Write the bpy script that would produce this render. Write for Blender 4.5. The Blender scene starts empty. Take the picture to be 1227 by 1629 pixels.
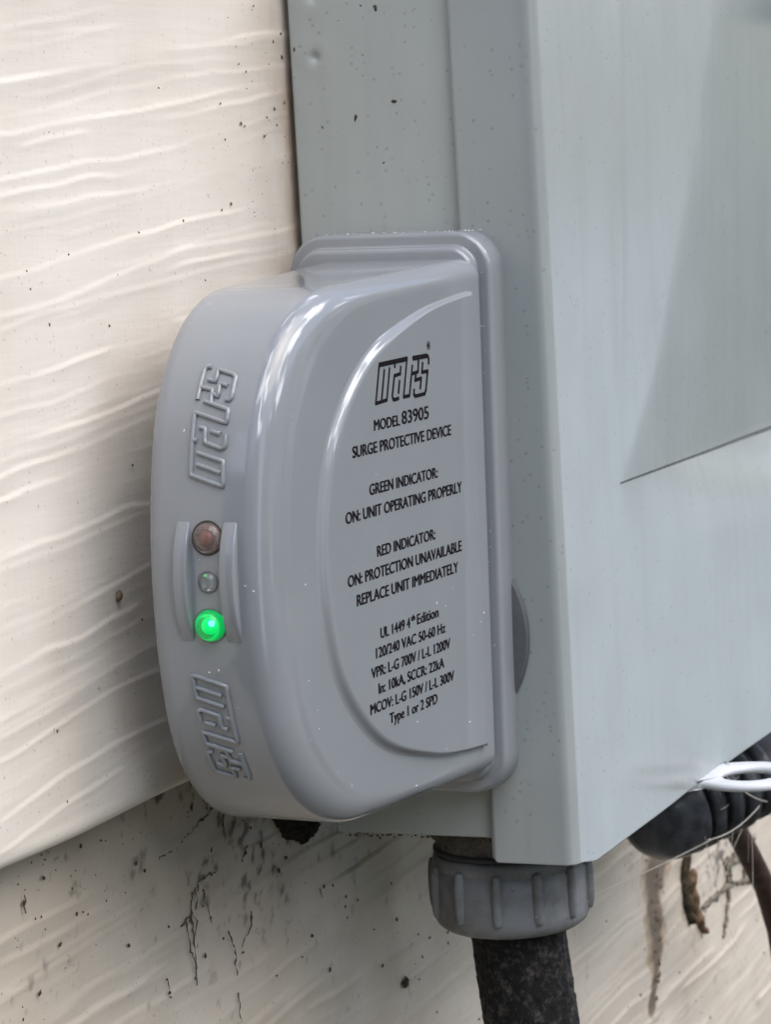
import bpy, bmesh, math, random
import numpy as np
from mathutils import Vector, Matrix

MM = 0.001
random.seed(7)
rng = np.random.default_rng(11)
sc = bpy.context.scene
COL = sc.collection
R = math.radians

# ------------------------------------------------------------------ camera
cam_d = bpy.data.cameras.new("camera")
cam = bpy.data.objects.new("camera", cam_d)
COL.objects.link(cam)
CF = Vector((0.90983, 0.39966, -0.11173))
CR = Vector((0.39557, -0.91663, -0.05767))
CU = Vector((0.12546, -0.00827, 0.99206))
CP = Vector((-605.1, -282.78, 73.91)) * MM
rot = Matrix((CR, CU, -CF)).transposed().to_4x4()
cam.matrix_world = Matrix.Translation(CP) @ rot
cam_d.sensor_fit = 'VERTICAL'
cam_d.sensor_height = 36
cam_d.lens = 36 * 4400 / 1629
cam_d.clip_start = 0.01
cam_d.clip_end = 200
cam_d.dof.use_dof = True
cam_d.dof.focus_distance = 0.60
cam_d.dof.aperture_fstop = 55
sc.camera = cam

# ------------------------------------------------------------------ light
SUN_EL, SUN_AZ = R(56), R(268)      # direction the light comes from (azimuth from +x, anticlockwise)
sun_dir = Vector((math.cos(SUN_EL) * math.cos(SUN_AZ), math.cos(SUN_EL) * math.sin(SUN_AZ), math.sin(SUN_EL)))
w = bpy.data.worlds.new("World")
sc.world = w
w.use_nodes = True
nt = w.node_tree
for n in list(nt.nodes):
    nt.nodes.remove(n)
def N(nt, t, **kw):
    n = nt.nodes.new(t)
    for k, v in kw.items():
        setattr(n, k, v)
    return n
wo = N(nt, 'ShaderNodeOutputWorld')
bg = N(nt, 'ShaderNodeBackground')
sky = N(nt, 'ShaderNodeTexSky')
sky.sky_type = 'NISHITA'
sky.sun_disc = False
sky.sun_elevation = SUN_EL
sky.sun_rotation = math.pi / 2 - SUN_AZ
sky.altitude = 100
sky.dust_density = 2.5
bg.inputs['Strength'].default_value = 0.135
tc = N(nt, 'ShaderNodeTexCoord')
sep = N(nt, 'ShaderNodeSeparateXYZ')
nt.links.new(tc.outputs['Generated'], sep.inputs[0])
# broken cloud in the sky
cn = N(nt, 'ShaderNodeTexNoise')
cn.inputs['Scale'].default_value = 3.2
cn.inputs['Detail'].default_value = 7
nt.links.new(tc.outputs['Generated'], cn.inputs['Vector'])
cr = N(nt, 'ShaderNodeMapRange')
cr.inputs['From Min'].default_value = 0.53
cr.inputs['From Max'].default_value = 0.62
nt.links.new(cn.outputs['Fac'], cr.inputs['Value'])
cm = N(nt, 'ShaderNodeMix', data_type='RGBA')
cm.inputs['B'].default_value = (46, 46, 48, 1)
side_ = N(nt, 'ShaderNodeVectorMath', operation='DOT_PRODUCT')
side_.inputs[1].default_value = (0.05, -0.78, 0.62)
nt.links.new(tc.outputs['Generated'], side_.inputs[0])
sr = N(nt, 'ShaderNodeMapRange')
sr.inputs['From Min'].default_value = 0.25
sr.inputs['From Max'].default_value = 0.9
sr.inputs['To Min'].default_value = 0.12
nt.links.new(side_.outputs['Value'], sr.inputs['Value'])
cmul = N(nt, 'ShaderNodeMath', operation='MULTIPLY')
nt.links.new(cr.outputs[0], cmul.inputs[0])
nt.links.new(sr.outputs[0], cmul.inputs[1])
nt.links.new(cmul.outputs[0], cm.inputs['Factor'])
nt.links.new(sky.outputs[0], cm.inputs['A'])
# the garden round the house: trees up to an uneven skyline, ground below
tn = N(nt, 'ShaderNodeTexNoise')
tn.inputs['Scale'].default_value = 5
tn.inputs['Detail'].default_value = 8
nt.links.new(tc.outputs['Generated'], tn.inputs['Vector'])
ma = N(nt, 'ShaderNodeMath', operation='MULTIPLY_ADD')
ma.inputs[1].default_value = -0.55
nt.links.new(tn.outputs['Fac'], ma.inputs[0])
gap = N(nt, 'ShaderNodeVectorMath', operation='DOT_PRODUCT')
gap.inputs[1].default_value = (0.94, -0.342, 0.0)
flat = N(nt, 'ShaderNodeVectorMath', operation='MULTIPLY')
flat.inputs[1].default_value = (1, 1, 0)
nt.links.new(tc.outputs['Generated'], flat.inputs[0])
az = N(nt, 'ShaderNodeVectorMath', operation='NORMALIZE')
nt.links.new(flat.outputs[0], az.inputs[0])
nt.links.new(az.outputs[0], gap.inputs[0])
gpr = N(nt, 'ShaderNodeMapRange')
gpr.inputs['From Min'].default_value = 0.994
gpr.inputs['From Max'].default_value = 0.998
gpr.inputs['To Max'].default_value = 0.30
nt.links.new(gap.outputs['Value'], gpr.inputs['Value'])
gadd = N(nt, 'ShaderNodeMath', operation='ADD')
nt.links.new(sep.outputs['Z'], gadd.inputs[0])
nt.links.new(gpr.outputs[0], gadd.inputs[1])
nt.links.new(gadd.outputs[0], ma.inputs[2])
tr = N(nt, 'ShaderNodeMapRange')
tr.inputs['From Min'].default_value = -0.02
tr.inputs['From Max'].default_value = 0.06
nt.links.new(ma.outputs[0], tr.inputs['Value'])
leaf = N(nt, 'ShaderNodeMix', data_type='RGBA')
leaf.inputs['A'].default_value = (0.30, 0.42, 0.33, 1)
leaf.inputs['B'].default_value = (4.2, 4.3, 3.6, 1)
ln = N(nt, 'ShaderNodeTexNoise')
ln.inputs['Scale'].default_value = 9
ln.inputs['Detail'].default_value = 6
nt.links.new(tc.outputs['Generated'], ln.inputs['Vector'])
lr = N(nt, 'ShaderNodeMapRange')
lr.inputs['From Min'].default_value = 0.50
lr.inputs['From Max'].default_value = 0.75
nt.links.new(ln.outputs['Fac'], lr.inputs['Value'])
nt.links.new(lr.outputs[0], leaf.inputs['Factor'])
gr = N(nt, 'ShaderNodeMapRange')
gr.inputs['From Min'].default_value = -0.40
gr.inputs['From Max'].default_value = -0.22
nt.links.new(sep.outputs['Z'], gr.inputs['Value'])
gm = N(nt, 'ShaderNodeMix', data_type='RGBA')
gm.inputs['A'].default_value = (0.75, 0.68, 0.56, 1)
nt.links.new(gr.outputs[0], gm.inputs['Factor'])
nt.links.new(leaf.outputs['Result'], gm.inputs['B'])
fm = N(nt, 'ShaderNodeMix', data_type='RGBA')
nt.links.new(tr.outputs[0], fm.inputs['Factor'])
pale = N(nt, 'ShaderNodeMix', data_type='RGBA')      # added unseen pale sectors that brighten reflections on cover and housing
pale.inputs['B'].default_value = (5.0, 6.0, 7.0, 1)
pr_ = N(nt, 'ShaderNodeMapRange')
pr_.inputs['From Min'].default_value = 0.994
pr_.inputs['From Max'].default_value = 0.999
nt.links.new(gap.outputs['Value'], pr_.inputs['Value'])
gap2 = N(nt, 'ShaderNodeVectorMath', operation='DOT_PRODUCT')      # second added sector, unseen, for the highlight down the housing edge
gap2.inputs[1].default_value = (-0.391, -0.920, 0.0)
nt.links.new(az.outputs[0], gap2.inputs[0])
pr2 = N(nt, 'ShaderNodeMapRange')
pr2.inputs['From Min'].default_value = 0.985
pr2.inputs['From Max'].default_value = 0.996
nt.links.new(gap2.outputs['Value'], pr2.inputs['Value'])
pmax = N(nt, 'ShaderNodeMath', operation='MAXIMUM')
nt.links.new(pr_.outputs[0], pmax.inputs[0])
nt.links.new(pr2.outputs[0], pmax.inputs[1])
zlim = N(nt, 'ShaderNodeMapRange')
zlim.inputs['From Min'].default_value = -0.42
zlim.inputs['From Max'].default_value = -0.30
nt.links.new(sep.outputs['Z'], zlim.inputs['Value'])
pmul = N(nt, 'ShaderNodeMath', operation='MULTIPLY')
nt.links.new(pmax.outputs[0], pmul.inputs[0])
nt.links.new(zlim.outputs[0], pmul.inputs[1])
nt.links.new(pmul.outputs[0], pale.inputs['Factor'])
nt.links.new(gm.outputs['Result'], pale.inputs['A'])
nt.links.new(pale.outputs['Result'], fm.inputs['A'])
nt.links.new(cm.outputs['Result'], fm.inputs['B'])
nt.links.new(fm.outputs['Result'], bg.inputs['Color'])
nt.links.new(bg.outputs[0], wo.inputs['Surface'])

sun_d = bpy.data.lights.new("sun", 'SUN')
sun_d.energy = 0.75
sun_d.angle = R(50)
sun_d.color = (1.0, 0.94, 0.86)
sun = bpy.data.objects.new("sun", sun_d)
COL.objects.link(sun)
sun.rotation_euler = sun_dir.to_track_quat('Z', 'Y').to_euler()

sc.view_settings.view_transform = 'Standard'
sc.view_settings.look = 'None'
sc.view_settings.gamma = 1
sc.view_settings.use_curve_mapping = False
sc.view_settings.exposure = 0.63

# ------------------------------------------------------------------ helpers
def mesh_obj(name, verts, faces, mat, parent=None, smooth=True, scale=MM):
    me = bpy.data.meshes.new(name)
    v = np.asarray(verts, dtype=float) * scale
    me.from_pydata(v.tolist(), [], [list(f) for f in faces])
    me.validate()
    me.update()
    if smooth:
        me.polygons.foreach_set('use_smooth', [True] * len(me.polygons))
    if mat:
        me.materials.append(mat)
    o = bpy.data.objects.new(name, me)
    COL.objects.link(o)
    if parent:
        o.parent = parent
    return o

def fix_normals(o):
    bm = bmesh.new()
    bm.from_mesh(o.data)
    bmesh.ops.recalc_face_normals(bm, faces=bm.faces)
    bm.to_mesh(o.data)
    bm.free()
    return o

def sharp(o, deg=35):
    bm = bmesh.new()
    bm.from_mesh(o.data)
    for e in bm.edges:
        if len(e.link_faces) == 2 and e.calc_face_angle(0) > R(deg):
            e.smooth = False
    bm.to_mesh(o.data)
    bm.free()
    return o

def empty(name, loc=(0, 0, 0), rx=0):
    o = bpy.data.objects.new(name, None)
    COL.objects.link(o)
    o.location = Vector(loc) * MM
    o.rotation_euler = (rx, 0, 0)
    o.empty_display_size = 0.02
    return o

def tag(o, label=None, cat=None, group=None, kind=None):
    for k, v in (('label', label), ('category', cat), ('group', group), ('kind', kind)):
        if v:
            o[k] = v
    return o

class MB:
    """collects verts and faces of ONE mesh"""
    def __init__(self):
        self.v, self.f = [], []
    def add(self, v, f):
        b = len(self.v)
        self.v += [tuple(p) for p in v]
        self.f += [tuple(i + b for i in q) for q in f]
    def loft(self, rings, closed=True, cap0=False, cap1=False):
        n = len(rings[0])
        v = [p for r in rings for p in r]
        f = []
        for j in range(len(rings) - 1):
            for i in range(n if closed else n - 1):
                k = (i + 1) % n
                f.append((j * n + i, j * n + k, (j + 1) * n + k, (j + 1) * n + i))
        if cap0:
            f.append(tuple(range(n))[::-1])
        if cap1:
            f.append(tuple((len(rings) - 1) * n + i for i in range(n)))
        self.add(v, f)
    def build(self, name, mat, parent=None, smooth=True, fix=True, deg=None):
        o = mesh_obj(name, self.v, self.f, mat, parent, smooth)
        if fix:
            fix_normals(o)
        if deg:
            sharp(o, deg)
        return o

def grid_obj(name, P, mat, parent=None, flip=False):
    """P: (rows, cols, 3) array"""
    nr, nc = P.shape[:2]
    i, j = np.meshgrid(np.arange(nr - 1), np.arange(nc - 1), indexing='ij')
    a = (i * nc + j).ravel()
    q = np.stack([a, a + 1, a + nc + 1, a + nc], 1)
    if flip:
        q = q[:, ::-1]
    me = bpy.data.meshes.new(name)
    me.vertices.add(nr * nc)
    me.vertices.foreach_set('co', (P.reshape(-1, 3) * MM).astype(np.float32).ravel())
    me.loops.add(q.size)
    me.loops.foreach_set('vertex_index', q.ravel().astype(np.int32))
    me.polygons.add(len(q))
    me.polygons.foreach_set('loop_start', np.arange(0, q.size, 4, dtype=np.int32))
    me.polygons.foreach_set('loop_total', np.full(len(q), 4, dtype=np.int32))
    me.update(calc_edges=True)
    me.polygons.foreach_set('use_smooth', [True] * len(q))
    me.materials.append(mat)
    o = bpy.data.objects.new(name, me)
    COL.objects.link(o)
    if parent:
        o.parent = parent
    return o

def noise2(x, y, seed=0):
    """smooth value noise, arrays in, about -1..1"""
    r = np.random.default_rng(seed)
    T = r.uniform(-1, 1, (257, 257))
    xi, yi = np.floor(x).astype(int), np.floor(y).astype(int)
    fx, fy = x - xi, y - yi
    fx, fy = fx * fx * (3 - 2 * fx), fy * fy * (3 - 2 * fy)
    a, b = T[xi % 257, yi % 257], T[(xi + 1) % 257, yi % 257]
    c, d = T[xi % 257, (yi + 1) % 257], T[(xi + 1) % 257, (yi + 1) % 257]
    return (a * (1 - fx) + b * fx) * (1 - fy) + (c * (1 - fx) + d * fx) * fy

def sstep(a, b, x):
    t = np.clip((x - a) / (b - a), 0, 1)
    return t * t * (3 - 2 * t)

def tube_mesh(name, polys, rad, mat, parent=None, res=3, radii=None, cyclic=False):
    """round strands along polylines (mm) as one mesh"""
    cu = bpy.data.curves.new(name, 'CURVE')
    cu.dimensions = '3D'
    cu.bevel_depth = rad * MM
    cu.bevel_resolution = res
    cu.use_fill_caps = True
    for k, pl in enumerate(polys):
        s = cu.splines.new('POLY')
        s.points.add(len(pl) - 1)
        s.use_cyclic_u = cyclic
        for i, p in enumerate(pl):
            s.points[i].co = (p[0] * MM, p[1] * MM, p[2] * MM, 1)
            if radii is not None:
                s.points[i].radius = radii[k][i]
    tmp = bpy.data.objects.new(name + "_tmp", cu)
    COL.objects.link(tmp)
    dg = bpy.context.evaluated_depsgraph_get()
    me = bpy.data.meshes.new_from_object(tmp.evaluated_get(dg))
    bpy.data.objects.remove(tmp)
    bpy.data.curves.remove(cu)
    me.name = name
    me.materials.clear()
    me.materials.append(mat)
    me.polygons.foreach_set('use_smooth', [True] * len(me.polygons))
    o = bpy.data.objects.new(name, me)
    COL.objects.link(o)
    if parent:
        o.parent = parent
    return o

def catmull(pts, n=8, closed=False):
    P = [np.array(p, float) for p in pts]
    if closed:
        P = [P[-1]] + P + [P[0], P[1]]
    else:
        P = [2 * P[0] - P[1]] + P + [2 * P[-1] - P[-2]]
    out = []
    for i in range(1, len(P) - 2):
        p0, p1, p2, p3 = P[i - 1:i + 3]
        for k in range(n):
            t = k / n
            out.append(0.5 * ((2 * p1) + (-p0 + p2) * t + (2 * p0 - 5 * p1 + 4 * p2 - p3) * t * t + (-p0 + 3 * p1 - 3 * p2 + p3) * t ** 3))
    if not closed:
        out.append(P[-2])
    return np.array(out)

# ------------------------------------------------------------------ materials
def mat(name, base, rough=0.5, spec=0.5, metal=0.0, **kw):
    m = bpy.data.materials.new(name)
    m.use_nodes = True
    b = m.node_tree.nodes['Principled BSDF']
    b.inputs['Base Color'].default_value = (*base, 1)
    b.inputs['Roughness'].default_value = rough
    b.inputs['Specular IOR Level'].default_value = spec
    b.inputs['Metallic'].default_value = metal
    for k, v in kw.items():
        b.inputs[k.replace('_', ' ')].default_value = v
    return m

def coords(nt, scale=(1, 1, 1), rot=(0, 0, 0)):
    tc = N(nt, 'ShaderNodeTexCoord')
    mp = N(nt, 'ShaderNodeMapping')
    mp.inputs['Scale'].default_value = scale
    mp.inputs['Rotation'].default_value = rot
    nt.links.new(tc.outputs['Object'], mp.inputs['Vector'])
    return mp.outputs[0]

def noise(nt, vec, scale, detail=4, rough=0.55):
    n = N(nt, 'ShaderNodeTexNoise')
    n.inputs['Scale'].default_value = scale
    n.inputs['Detail'].default_value = detail
    n.inputs['Roughness'].default_value = rough
    nt.links.new(vec, n.inputs['Vector'])
    return n.outputs['Fac']

def rng_node(nt, src, a, b, c=0.0, d=1.0):
    m = N(nt, 'ShaderNodeMapRange')
    m.inputs['From Min'].default_value = a
    m.inputs['From Max'].default_value = b
    m.inputs['To Min'].default_value = c
    m.inputs['To Max'].default_value = d
    nt.links.new(src, m.inputs['Value'])
    return m.outputs[0]

def mix(nt, fac, A, B, blend='MIX'):
    m = N(nt, 'ShaderNodeMix', data_type='RGBA', blend_type=blend)
    for s, v in (('A', A), ('B', B)):
        if isinstance(v, tuple):
            m.inputs[s].default_value = (*v, 1)
        else:
            nt.links.new(v, m.inputs[s])
    if isinstance(fac, float):
        m.inputs['Factor'].default_value = fac
    else:
        nt.links.new(fac, m.inputs['Factor'])
    return m.outputs['Result']

def bump(nt, h, dist, strength=1.0, prev=None):
    b = N(nt, 'ShaderNodeBump')
    b.inputs['Distance'].default_value = dist
    b.inputs['Strength'].default_value = strength
    nt.links.new(h, b.inputs['Height'])
    if prev is not None:
        nt.links.new(prev, b.inputs['Normal'])
    return b.outputs[0]

def speckle(nt, vec, scale, thr, col, base, soft=0.03, sel=0.6):
    """sparse irregular specks of dirt: voronoi cells, only some of them"""
    v = N(nt, 'ShaderNodeTexVoronoi')
    v.inputs['Scale'].default_value = scale
    wn = N(nt, 'ShaderNodeTexNoise')
    wn.inputs['Scale'].default_value = scale * 4
    nt.links.new(vec, wn.inputs['Vector'])
    wv = mix(nt, 0.0025 * 1000 / scale * 0.35, vec, wn.outputs['Color'], 'ADD')
    nt.links.new(wv, v.inputs['Vector'])
    near = rng_node(nt, v.outputs['Distance'], thr, thr + soft, 1, 0)
    s = N(nt, 'ShaderNodeSeparateColor')
    nt.links.new(v.outputs['Color'], s.inputs[0])
    pick = rng_node(nt, s.outputs[0], sel, sel + 0.05, 0, 1)
    mm = N(nt, 'ShaderNodeMath', operation='MULTIPLY')
    nt.links.new(near, mm.inputs[0])
    nt.links.new(pick, mm.inputs[1])
    return mix(nt, mm.outputs[0], base, col)

def paint(name, c1, c2, rough, speck=(0.09, 0.085, 0.07), sp=True, streak=True, peel=0.00002, speck_sel=0.972, spec=0.5):
    m = mat(name, c1, rough, spec)
    nt = m.node_tree
    b = nt.nodes['Principled BSDF']
    v = coords(nt)
    c = mix(nt, rng_node(nt, noise(nt, v, 28, 6), 0.35, 0.7), c1, c2)
    if streak:
        vs = coords(nt, (1, 1, 0.07))
        c = mix(nt, rng_node(nt, noise(nt, vs, 160, 5), 0.5, 0.75, 0, 0.22), c, tuple(x * 0.72 for x in c1))
    if sp:
        c = speckle(nt, v, 330, 0.10, speck, c, 0.1, speck_sel)
        c = speckle(nt, v, 900, 0.14, tuple(x * 0.62 for x in c1), c, 0.3, 0.94)
    nt.links.new(c, b.inputs['Base Color'])
    r = rng_node(nt, noise(nt, v, 60, 2), 0.1, 0.9, rough - 0.03, rough + 0.04)
    nt.links.new(r, b.inputs['Roughness'])
    n1 = bump(nt, noise(nt, v, 900, 3), peel, 1.0)
    n2 = bump(nt, noise(nt, v, 22, 1), 0.0004, 0.35, n1)
    nt.links.new(n2, b.inputs['Normal'])
    return m

M_body = paint('enclosure_body_paint', (0.345, 0.368, 0.352), (0.318, 0.340, 0.325), 0.36)
M_cover = paint('enclosure_cover_paint', (0.288, 0.313, 0.312), (0.266, 0.290, 0.289), 0.21, spec=0.65)
M_tab = paint('hasp_paint', (0.60, 0.62, 0.65), (0.50, 0.52, 0.55), 0.4, sp=True)

# plastic of the surge protector
def plastic(name, base, rough):
    m = mat(name, base, rough, 0.72)
    nt = m.node_tree
    b = nt.nodes['Principled BSDF']
    v = coords(nt)
    c = mix(nt, rng_node(nt, noise(nt, v, 40, 5), 0.3, 0.75), base, tuple(x * 0.93 for x in base))
    c = speckle(nt, v, 420, 0.06, (0.5, 0.5, 0.52), c, 0.08, 0.965)
    nt.links.new(c, b.inputs['Base Color'])
    nt.links.new(rng_node(nt, noise(nt, v, 60, 2), 0.1, 0.9, rough - 0.01, rough + 0.04), b.inputs['Roughness'])
    n1 = bump(nt, noise(nt, v, 30, 2), 0.0003, 0.25)
    n2 = bump(nt, noise(nt, v, 1500, 2), 0.000006, 1.0, n1)
    nt.links.new(n2, b.inputs['Normal'])
    return m
M_spd = plastic('grey_gloss_plastic', (0.228, 0.243, 0.260), 0.055)
M_print = mat('black_print', (0.008, 0.006, 0.008), 0.7, 0.06)

def siding_mat(name, c1, c2, dirt):
    m = mat(name, c1, 0.5, 0.4)
    nt = m.node_tree
    b = nt.nodes['Principled BSDF']
    v = coords(nt)
    c = mix(nt, rng_node(nt, noise(nt, v, 22, 6), 0.35, 0.7), c1, c2)
    vv = coords(nt, (1, 1, 0.08))
    c = mix(nt, rng_node(nt, noise(nt, vv, 420, 4), 0.5, 0.8, 0, 0.16), c, tuple(x * 0.86 for x in c1))
    c = speckle(nt, v, 260, 0.06, dirt, c, 0.07, 0.9)
    c = speckle(nt, v, 750, 0.10, tuple(0.5 * x + 0.5 * y for x, y in zip(c1, dirt)), c, 0.15, 0.8)
    nt.links.new(c, b.inputs['Base Color'])
    nt.links.new(rng_node(nt, noise(nt, v, 70, 5), 0.3, 0.7, 0.38, 0.58), b.inputs['Roughness'])
    vg = coords(nt, (0.10, 1, 1), (0, R(5), 0))
    n0 = bump(nt, noise(nt, vg, 420, 3, 0.55), 0.00010, 0.8)
    n1 = bump(nt, noise(nt, vv, 700, 3), 0.00003, 0.8, n0)
    n2 = bump(nt, noise(nt, v, 1400, 2), 0.00002, 0.8, n1)
    nt.links.new(n2, b.inputs['Normal'])
    return m
M_sid = siding_mat('cream_siding', (0.695, 0.645, 0.58), (0.63, 0.575, 0.505), (0.16, 0.12, 0.08))
M_sid_low = siding_mat('weathered_siding', (0.55, 0.49, 0.415), (0.46, 0.40, 0.33), (0.06, 0.05, 0.035))

def rough_dirt(name, a, b_, sc_=600, rough=0.9, dist=0.0003):
    m = mat(name, a, rough, 0.2)
    nt = m.node_tree
    b = nt.nodes['Principled BSDF']
    v = coords(nt)
    c = mix(nt, rng_node(nt, noise(nt, v, sc_, 6, 0.7), 0.4, 0.65), a, b_)
    nt.links.new(c, b.inputs['Base Color'])
    nt.links.new(bump(nt, noise(nt, v, sc_, 6, 0.7), dist, 1.0), b.inputs['Normal'])
    return m
M_dirt = rough_dirt('dark_dirt', (0.035, 0.028, 0.02), (0.09, 0.07, 0.045))
M_speck = rough_dirt('brown_speck', (0.13, 0.09, 0.055), (0.22, 0.165, 0.11))
M_grime_strand = rough_dirt('grime_strand', (0.05, 0.04, 0.03), (0.15, 0.12, 0.09))
M_hole = rough_dirt('hole_debris_black', (0.006, 0.005, 0.004), (0.025, 0.02, 0.015))
M_lint = mat('pale_lint', (0.75, 0.75, 0.76), 0.6)
M_mud = rough_dirt('dried_mud', (0.16, 0.125, 0.085), (0.07, 0.055, 0.04), 260)
M_leaf = rough_dirt('dead_leaf', (0.10, 0.055, 0.035), (0.30, 0.20, 0.13), 240)
M_web = mat('cobweb_thread', (0.55, 0.52, 0.46), 0.6)
M_web_dark = rough_dirt('dusty_web', (0.13, 0.115, 0.09), (0.26, 0.23, 0.19), 900)

def conduit_mat():
    m = mat('grimy_black_conduit', (0.010, 0.010, 0.011), 0.6, 0.22)
    nt = m.node_tree
    b = nt.nodes['Principled BSDF']
    v = coords(nt)
    c = mix(nt, rng_node(nt, noise(nt, v, 420, 8, 0.8), 0.5, 0.66), (0.006, 0.006, 0.007), (0.085, 0.076, 0.066))
    c = speckle(nt, v, 500, 0.12, (0.22, 0.2, 0.18), c, 0.1, 0.93)
    nt.links.new(c, b.inputs['Base Color'])
    nt.links.new(bump(nt, noise(nt, v, 900, 8, 0.75), 0.0009, 1.0), b.inputs['Normal'])
    return m
M_cond = conduit_mat()
def nut_mat():
    m = mat('grey_nut_plastic', (0.17, 0.175, 0.18), 0.5)
    nt = m.node_tree
    b = nt.nodes['Principled BSDF']
    v = coords(nt)
    c = mix(nt, rng_node(nt, noise(nt, v, 75, 7, 0.65), 0.42, 0.62), (0.165, 0.172, 0.18), (0.10, 0.099, 0.098))
    c = speckle(nt, v, 420, 0.10, (0.05, 0.04, 0.03), c, 0.1, 0.86)
    c = speckle(nt, v, 600, 0.07, (0.5, 0.5, 0.48), c, 0.06, 0.92)
    nt.links.new(c, b.inputs['Base Color'])
    nt.links.new(bump(nt, noise(nt, v, 700, 5, 0.7), 0.00012, 1.0), b.inputs['Normal'])
    return m
M_nut = nut_mat()
M_collar = rough_dirt('grimy_collar', (0.125, 0.118, 0.11), (0.05, 0.042, 0.034), 240, 0.75, 0.00025)
M_rubber = rough_dirt('black_rubber', (0.022, 0.023, 0.025), (0.045, 0.046, 0.05), 180, 0.42, 0.0001)
M_dome = rough_dirt('dusty_black_plastic', (0.022, 0.024, 0.028), (0.07, 0.076, 0.088), 60, 0.26, 0.00015)
M_gasket = rough_dirt('dark_grey_gasket', (0.11, 0.115, 0.12), (0.085, 0.09, 0.095), 150, 0.5, 0.00006)
M_cable = rough_dirt('brown_black_cable', (0.03, 0.018, 0.014), (0.055, 0.035, 0.028), 300, 0.6, 0.0002)

def add_stain(m, layers):
    nt = m.node_tree
    b = nt.nodes['Principled BSDF']
    for nm, col in layers:
        src = b.inputs['Base Color'].links[0].from_socket
        at = N(nt, 'ShaderNodeAttribute')
        at.attribute_name = nm
        nt.links.new(mix(nt, at.outputs['Fac'], src, col), b.inputs['Base Color'])
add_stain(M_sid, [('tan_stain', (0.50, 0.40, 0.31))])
add_stain(M_sid_low, [('tan_stain', (0.30, 0.215, 0.14)), ('mud_stain', (0.115, 0.085, 0.06)), ('grime_shade', (0.05, 0.042, 0.034))])  # last layer holds mottled dirt plus painted shade under lip and unit
def set_attr(o, nm, arr):
    a = o.data.attributes.new(nm, 'FLOAT', 'POINT')
    a.data.foreach_set('value', np.clip(arr, 0, 1).astype(np.float32).ravel())
def fbm(x, y, seed, oct_=4):
    h, a = np.zeros_like(x), 1.0
    for k in range(oct_):
        h += a * noise2(x * 2 ** k + 17 * k + 60, y * 2 ** k + 31 * k + 60, seed + k)
        a *= 0.55
    return h

# ------------------------------------------------------------------ siding
def grain(X, Z, seed, ang, gap, amp, t_range):
    ca, sa = math.cos(R(ang)), math.sin(R(ang))
    s = X * ca + Z * sa
    t = -X * sa + Z * ca
    t = t + 2.2 * noise2(s / 55 + 40, t / 22 + 40, seed) + 0.55 * noise2(s / 13 + 9, t / 9 + 50, seed + 1)
    H = np.zeros_like(X)
    r = np.random.default_rng(seed + 5)
    ti = t_range[0]
    k = 0
    while ti < t_range[1]:
        g = r.uniform(*gap)
        k += 1
        off = r.uniform(0, 200)
        a = sstep(-0.2, 0.5, noise2(s / r.uniform(24, 60) + off, np.full_like(s, k * 3.37), seed + 9)) * r.uniform(0.45, 1.0)
        d = t - ti
        # gentle ramp up to the line, sharp upward-facing drop after it
        wdt = r.uniform(0.5, 0.95)
        prof = np.where(d < 0, np.exp(d / (g * 0.45)), 0) + np.where(d >= 0, 1 - sstep(0, wdt, d), 0)
        H += amp * a * prof
        ti += g
    H += amp * 0.35 * noise2(s / 30 + 3, t / 6 + 7, seed + 20)
    return H

wall = tag(empty('siding_wall', (0, 6, -60)), 'cream embossed wood-grain clapboard wall behind the grey metal box', 'wall')
def to_wall(P):
    P = P.copy(); P[..., 1] -= 6; P[..., 2] += 60; return P

# upper board with its rolled lip
zs = np.concatenate([np.arange(150, -48.6, -0.5)])
xs = np.arange(-190, 60, 0.6)
Xg, Zg = np.meshgrid(xs, zs)
fade = sstep(-50.5, -46, Zg)
H = (grain(Xg, Zg, 3, 5.0, (3.0, 7.5), 0.32, (-80, 175)) + grain(Xg, Zg, 43, 5.6, (2.0, 4.6), 0.12, (-80, 175))) * fade
H += 0.5 * noise2(Xg / 60 + 10, Zg / 35 + 20, 77) * fade
Yg = 2.6 - H
lip = []
lw = 0.5 * noise2(xs / 40 + 5, xs * 0 + 2, 91)
for a in np.linspace(0, 180, 10):
    rr = 2.7
    lip.append(np.stack([xs, xs * 0 + 2.6 + rr - rr * np.cos(R(a)) - 0.25 * math.sin(R(a)), -48.8 + lw - rr * math.sin(R(a)) * 1.25], 1))
lip.append(np.stack([xs, np.full_like(xs, 13.5), -48.6 + lw], 1))
P = np.concatenate([np.stack([Xg, Yg, Zg], -1), np.array(lip)], 0)
ub = grid_obj('siding_board', to_wall(P), M_sid, wall, flip=True)
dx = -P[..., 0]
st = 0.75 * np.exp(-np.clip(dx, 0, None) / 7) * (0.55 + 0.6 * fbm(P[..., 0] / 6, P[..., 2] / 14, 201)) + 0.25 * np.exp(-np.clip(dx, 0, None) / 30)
set_attr(ub, 'tan_stain', st * sstep(-40, 40, P[..., 2]))
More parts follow.
